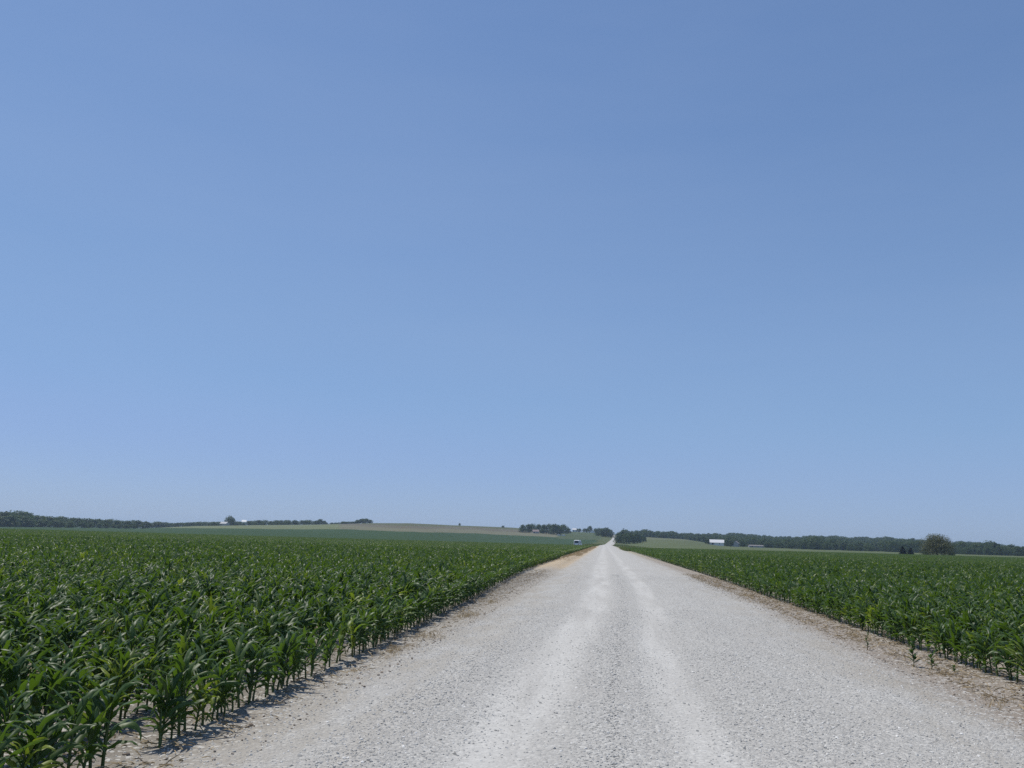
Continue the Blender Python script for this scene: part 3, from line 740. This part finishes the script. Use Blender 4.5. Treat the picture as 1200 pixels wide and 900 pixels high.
# the wooded hills on the right read as one mass
tsrc = []
for a, b in tp:
    tsrc.append(source('woods_source', joined(type('q', (), dict(v=[tuple(v.co) for v in a.vertices], f=[tuple(p.vertices) for p in a.polygons], c=[(0.5,0,0,1)]*len(a.vertices))),
                                              type('q', (), dict(v=[tuple(v.co) for v in b.vertices], f=[tuple(p.vertices) for p in b.polygons], c=np.array([d.color[:] for d in b.color_attributes['tint'].data]).tolist())), 'woods_source', [M['bark'], M['tree_leaf']])))
P, RT, S, I = [], [], [], []
while len(P) < 4800:
    px = rng.uniform(720, 1330); d = 790 + 950 * rng.random() ** 0.85
    edge = np.interp(px, [720, 800, 850, 900, 960, 1330], [1180, 1180, 900, 830, 800, 780]) + 30 * math.sin(px * 0.031) + 20 * math.sin(px * 0.11 + 1)
    if d < edge: continue
    x, y = at(px, d)
    if abs(x - float(road_x(y)) - 1) < 12: continue
    P.append((x, y, float(terrain(x, y)) - 0.3)); RT.append((0, 0, rng.uniform(0, 6.28))); S.append(rng.uniform(0.50, 1.08) * (0.86 + 0.12 * math.sin(px * 0.21 + d * 0.01) + 0.10 * math.sin(px * 0.067)) * (0.75 + 0.25 * min(1, (d - edge) / 90))); I.append(int(rng.integers(len(tsrc))))
scatter('woods', P, RT, S, I, tsrc, 'dark wooded hills along the horizon on the right', 'woods')

# ------------------------------------------------------------------ buildings
def gable(name, px, d, L, W, hw, hr, rz, label, wall, roof, wins=3, door=True, cat='building', over=0.4):
    x, y = at(px, d); z = float(terrain(x, y)) - 0.2
    o = empty(name, (x, y, z), rz); tag(o, label, cat)
    m = MB(); a, b = L / 2, W / 2
    v = [(-a,-b,0),(a,-b,0),(a,b,0),(-a,b,0),(-a,-b,hw),(a,-b,hw),(a,b,hw),(-a,b,hw),(-a,0,hw+hr),(a,0,hw+hr)]
    m.add(v, [(0,1,5,4),(2,3,7,6),(1,2,6,9,5),(3,0,4,8,7)]); m.build('wall', M[wall], o)
    r = MB(); t = 0.18; k = hr / b; e = b + over
    for s in (-1, 1):
        ze = hw + hr - k * e
        q = [(-a-over, 0, hw+hr), (a+over, 0, hw+hr), (a+over, s*e, ze), (-a-over, s*e, ze)]
        vv = [(p[0], p[1], p[2] + 0.02) for p in q] + [(p[0], p[1], p[2] + 0.02 + t) for p in q]
        r.add(vv, [(0,1,2,3),(7,6,5,4),(0,4,5,1),(1,5,6,2),(2,6,7,3),(3,7,4,0)])
    r.build('roof', M[roof], o)
    for i in range(wins):
        wx = -a + L * (i + 0.75) / (wins + 0.5)
        w = MB(); w.box(wx - 0.5, wx + 0.5, -b - 0.06, -b + 0.02, hw * 0.4, hw * 0.4 + 1.1); wo = w.build('window', M['white_paint'], o)
        g = MB(); g.box(wx - 0.42, wx + 0.42, -b - 0.08, -b - 0.055, hw * 0.4 + 0.08, hw * 0.4 + 1.02); g.build('pane', M['dark_glass'], wo)
    if door:
        dd = MB(); dd.box(-0.12 * L - 0.6 - L*0.18, -0.12 * L + 0.6 - L*0.18, -b - 0.07, -b + 0.02, 0.15, min(hw * 0.85, 2.3)); dd.build('door', M['dark_opening'], o)
    return o
gable('barn', 840, 800, 12.5, 8, 2.7, 2.5, R(-8), 'long white barn with bright white metal roof below the wooded hill on the right', 'white_paint', 'white_metal', 2, True, 'barn')
gable('farmhouse', 862.5, 810, 6, 5, 3.4, 1.9, R(70), 'pale narrow farmhouse right of the white barn below the wooded hill', 'grey_siding', 'grey_roof', 2, True, 'house')
gable('low_shed', 885.5, 815, 13, 6, 1.5, 0.8, R(5), 'long low grey shed right of the pale farmhouse below the wooded hill', 'grey_siding', 'grey_roof', 0, True, 'shed')
gable('farmhouse', 627.5, 1000, 7.0, 6, 2.2, 2.0, R(10), 'farmhouse with faded pink roof tucked among the dark farmstead trees', 'grey_siding', 'pink_roof', 2, True, 'house')
gable('farmhouse', 673, 1260, 5.5, 5, 3.2, 2.0, R(0), 'small white house on the hill crest right of the farmstead trees', 'white_paint', 'white_metal', 2, True, 'house')
gable('cottage', 694.5, 1270, 4.0, 4.2, 2.6, 2.2, R(85), 'white gabled cottage on the hill just left of the far road', 'white_paint', 'white_paint', 1, True, 'house')
gable('farmhouse', 262.5, 1080, 9, 7, 2.6, 2.0, R(-15), 'grey farmhouse on the left skyline, left of the tall dark tree', 'grey_siding', 'grey_siding', 2, True, 'house')
gable('farm_shed', 285, 1085, 5, 5, 4.6, 2.0, R(20), 'white shed on the left skyline between the dark tree and the wood', 'white_paint', 'white_metal', 1, True, 'shed')

# ------------------------------------------------------------------ vehicles
def white_van(name, loc, rz, label, high=True):
    o = empty(name, loc, rz); tag(o, label, 'van' if high else 'car')
    b = MB(); w = 1.0 if high else 0.9
    prof = ([(-2.45,.42),(-2.5,.75),(-2.42,1.25),(-2.3,2.28),(-2.1,2.42),(0.75,2.42),(1.05,2.32),(1.7,1.32),(2.4,1.12),(2.5,.8),(2.48,.42)] if high else
            [(-2.15,.38),(-2.2,.7),(-2.12,1.0),(-1.75,1.1),(-1.3,1.52),(-1.0,1.58),(0.35,1.56),(1.1,1.06),(2.0,.92),(2.18,.68),(2.15,.38)])
    n = len(prof); top = max(p[1] for p in prof)
    for_sides = []
    vs = []
    for s in (-1, -0.88, 0.88, 1):
        for (px_, pz) in prof:
            taper = 1 - 0.12 * max(0, (pz - 1.0) / top)
            inset = 0.05 if abs(s) == 1 else 0.0
            vs.append((px_ * (1 - inset * 0.5), s * w * taper, pz - (inset if pz > 1.5 else 0)))
    fs = [(r*n + i, r*n + (i+1) % n, (r+1)*n + (i+1) % n, (r+1)*n + i) for r in range(3) for i in range(n)]
    fs += [tuple(range(n-1, -1, -1)), tuple(3*n + i for i in range(n))]
    b.add(vs, fs); b.build('body', M['car_paint'], o)
    z0, z1 = (1.35, 2.1) if high else (1.05, 1.46)
    k = lambda z: 1 - 0.12 * max(0, (z - 1.0) / top)
    for s in (-1, 1):
        segs = [(-2.15, -1.1), (-0.95, 0.2), (0.35, 1.15)] if high else [(-1.2, -0.35), (-0.25, 0.5)]
        for x0, x1 in segs:
            g = MB(); g.add([(x0, s*(w*k(z0)+.012), z0), (x1 + (0.15 if x1 > 1 else 0), s*(w*k(z0)+.012), z0), (x1 - 0.15, s*(w*k(z1)+.012), z1), (x0, s*(w*k(z1)+.012), z1)], [(0,1,2,3)] if s < 0 else [(3,2,1,0)])
            g.build('window', M['dark_glass'], o)
        for xw in ((-1.55, 1.55) if high else (-1.35, 1.35)):
            wh = empty('wheel', (xw, s * (w - 0.12), 0.36)); wh.parent = o
            t = MB(); r_ = MB()
            t.tube([(0, -0.12, 0), (0, -0.09, 0), (0, 0.09, 0), (0, 0.12, 0)], [0.30, 0.36, 0.36, 0.30], 18); t.build('tyre', M['rubber'], wh)
            r_.tube([(0, -0.135, 0), (0, 0.135, 0)], [0.20, 0.20], 14); r_.build('rim', M['rim_metal'], wh)
        q = MB(); q.box(-2.49 if high else -2.17, -2.36 if high else -2.06, s*0.82*w - 0.09, s*0.82*w + 0.09, 0.8, 1.2 if high else 0.95); q.build('tail_light', M['red_lens'], o)
        q = MB(); q.box(2.38 if high else 2.05, 2.5 if high else 2.16, s*0.7*w - 0.15, s*0.7*w + 0.15, 0.78, 0.98 if high else 0.88); q.build('headlight', M['clear_lens'], o)
    g = MB()
    if high: g.add([(-2.425,-.78,1.35),(-2.425,.78,1.35),(-2.33,.72,2.15),(-2.33,-.72,2.15)], [(3,2,1,0)])
    else: g.add([(-1.74,-.7,1.13),(-1.74,.7,1.13),(-1.32,.62,1.53),(-1.32,-.62,1.53)], [(3,2,1,0)])
    g.build('rear_window', M['dark_glass'], o)
    g = MB()
    if high: g.add([(1.12,-.72,2.24),(1.12,.72,2.24),(1.70,.80,1.36),(1.70,-.80,1.36)], [(3,2,1,0)])
    else: g.add([(0.42,-.62,1.545),(0.42,.62,1.545),(1.10,.70,1.09),(1.10,-.70,1.09)], [(3,2,1,0)])
    g.build('windscreen', M['dark_glass'], o)
    for xb in ((-2.56, -2.42), (2.42, 2.56)) if high else ((-2.26, -2.1), (2.1, 2.26)):
        q = MB(); q.box(xb[0], xb[1], -w*0.92, w*0.92, 0.42, 0.66); q.build('bumper', M['bumper'], o)
    return o
white_van('white_van', (-9.6, 312, 0.0), R(78), 'white van with dark rear windows parked by the corn left of the road')
for px, d, rz, lb in ((655, 960, 10, 'left of two small white cars parked below the farmstead trees'), (660.4, 960, -15, 'right of two small white cars parked below the farmstead trees')):
    x, y = at(px, d); white_van('white_car', (x, y, float(terrain(x, y))), R(rz), lb, False)
# utility pole among the trees right of the road
x, y = at(730.5, 780); o = empty('utility_pole', (x, y, float(terrain(x, y)) - 0.3), 0.2); tag(o, 'tall thin wooden pole rising above the tree clump right of the road', 'pole')
m = MB(); m.tube([(0,0,0),(0,0,7),(0,0,14.8)], [.2,.17,.13], 8); m.build('post', M['bark'], o)
m = MB(); m.box(-1.1, 1.1, -.22, -.12, 14.0, 14.2); m.build('crossarm', M['bark'], o)

# ------------------------------------------------------------------ haze
hb = MB(); hb.box(-6400, 6400, -6400, 6400, -16.0, 62.0)
hm = bpy.data.materials.new('haze'); hm.use_nodes = True; ht = hm.node_tree; ht.nodes.clear()
ho = ht.nodes.new('ShaderNodeOutputMaterial'); pv = ht.nodes.new('ShaderNodeVolumePrincipled')
pv.inputs['Color'].default_value = (0.62, 0.80, 1.0, 1); pv.inputs['Density'].default_value = 0.00014; pv.inputs['Anisotropy'].default_value = 0.2
ht.links.new(pv.outputs[0], ho.inputs['Volume'])
tag(hb.build('haze', hm), 'thin summer haze over the fields', 'haze', kind='stuff')

# ------------------------------------------------------------------ light
SUN_EL, SUN_AZ = R(67), R(-64)            # azimuth from +Y, negative = left of the road
sun = bpy.data.lights.new('sun', 'SUN'); sun.energy = 4.3; sun.angle = R(0.55); sun.color = (1.0, 0.955, 0.875)
so = bpy.data.objects.new('sun', sun); COL.objects.link(so)
sd = Vector((math.sin(SUN_AZ) * math.cos(SUN_EL), math.cos(SUN_AZ) * math.cos(SUN_EL), math.sin(SUN_EL)))
so.rotation_euler = sd.to_track_quat('Z', 'Y').to_euler(); so.location = (0, 0, 50)
w = bpy.data.worlds.new('World'); scene.world = w; w.use_nodes = True
nt = w.node_tree; nt.nodes.clear()
sky = nt.nodes.new('ShaderNodeTexSky'); sky.sky_type = 'NISHITA'; sky.sun_disc = False
sky.sun_elevation = SUN_EL; sky.sun_rotation = SUN_AZ; sky.altitude = 300; sky.air_density = 1.0; sky.dust_density = 0.25; sky.ozone_density = 2.0
bg = nt.nodes.new('ShaderNodeBackground'); bg.inputs[1].default_value = 0.10
wo = nt.nodes.new('ShaderNodeOutputWorld')
# camera-like tone curve on the sky: roll off its brightest values near the horizon
pre = nt.nodes.new('ShaderNodeVectorMath'); pre.operation = 'SCALE'; pre.inputs['Scale'].default_value = 0.11
cv = nt.nodes.new('ShaderNodeRGBCurve'); post = nt.nodes.new('ShaderNodeVectorMath'); post.operation = 'SCALE'; post.inputs['Scale'].default_value = 10.0
for ci, pts in enumerate((((0,0),(.13,.122),(.21,.195),(.35,.243),(.60,.308),(1,.42)), ((0,0),(.22,.228),(.34,.33),(.5,.393),(.71,.435),(1,.53)), ((0,0),(.39,.45),(.58,.605),(.70,.662),(1,.80)))):
    c_ = cv.mapping.curves[ci]
    c_.points[0].location = pts[0]; c_.points[-1].location = pts[-1]
    for p_ in pts[1:-1]: c_.points.new(*p_)
cv.mapping.extend = 'EXTRAPOLATED'; cv.mapping.use_clip = False; cv.mapping.update()
nt.links.new(sky.outputs[0], pre.inputs[0]); nt.links.new(pre.outputs[0], cv.inputs['Color']); nt.links.new(cv.outputs[0], post.inputs[0])
tc = nt.nodes.new('ShaderNodeTexCoord'); mp = nt.nodes.new('ShaderNodeMapping'); mp.inputs['Scale'].default_value = (1.0, 1.0, 5.0); mp.inputs['Rotation'].default_value = (0.15, 0.1, 0.4)
nz = nt.nodes.new('ShaderNodeTexNoise'); nz.inputs['Scale'].default_value = 1.6; nz.inputs['Detail'].default_value = 5.0; nz.inputs['Roughness'].default_value = 0.55
mr = nt.nodes.new('ShaderNodeMapRange'); mr.inputs[1].default_value = 0.35; mr.inputs[2].default_value = 0.75; mr.inputs[3].default_value = 0.0; mr.inputs[4].default_value = 0.10
vm = nt.nodes.new('ShaderNodeMix'); vm.data_type = 'RGBA'; vm.inputs[7].default_value = (3.9, 4.9, 6.9, 1)
nt.links.new(tc.outputs['Generated'], mp.inputs[0]); nt.links.new(mp.outputs[0], nz.inputs['Vector']); nt.links.new(nz.outputs[0], mr.inputs[0])
nt.links.new(mr.outputs[0], vm.inputs[0]); nt.links.new(post.outputs[0], vm.inputs[6])
nt.links.new(vm.outputs[2], bg.inputs[0]); nt.links.new(bg.outputs[0], wo.inputs[0])

scene.view_settings.view_transform = 'Standard'; scene.view_settings.look = 'None'
scene.view_settings.exposure = 0.0; scene.view_settings.gamma = 1.0; scene.view_settings.use_curve_mapping = False
cy = scene.cycles
cy.use_denoising = False
try: cy.denoiser = 'OPENIMAGEDENOISE'
except Exception: pass
cy.max_bounces = 6; cy.diffuse_bounces = 3; cy.glossy_bounces = 2; cy.transmission_bounces = 4; cy.volume_bounces = 0
cy.use_adaptive_sampling = False
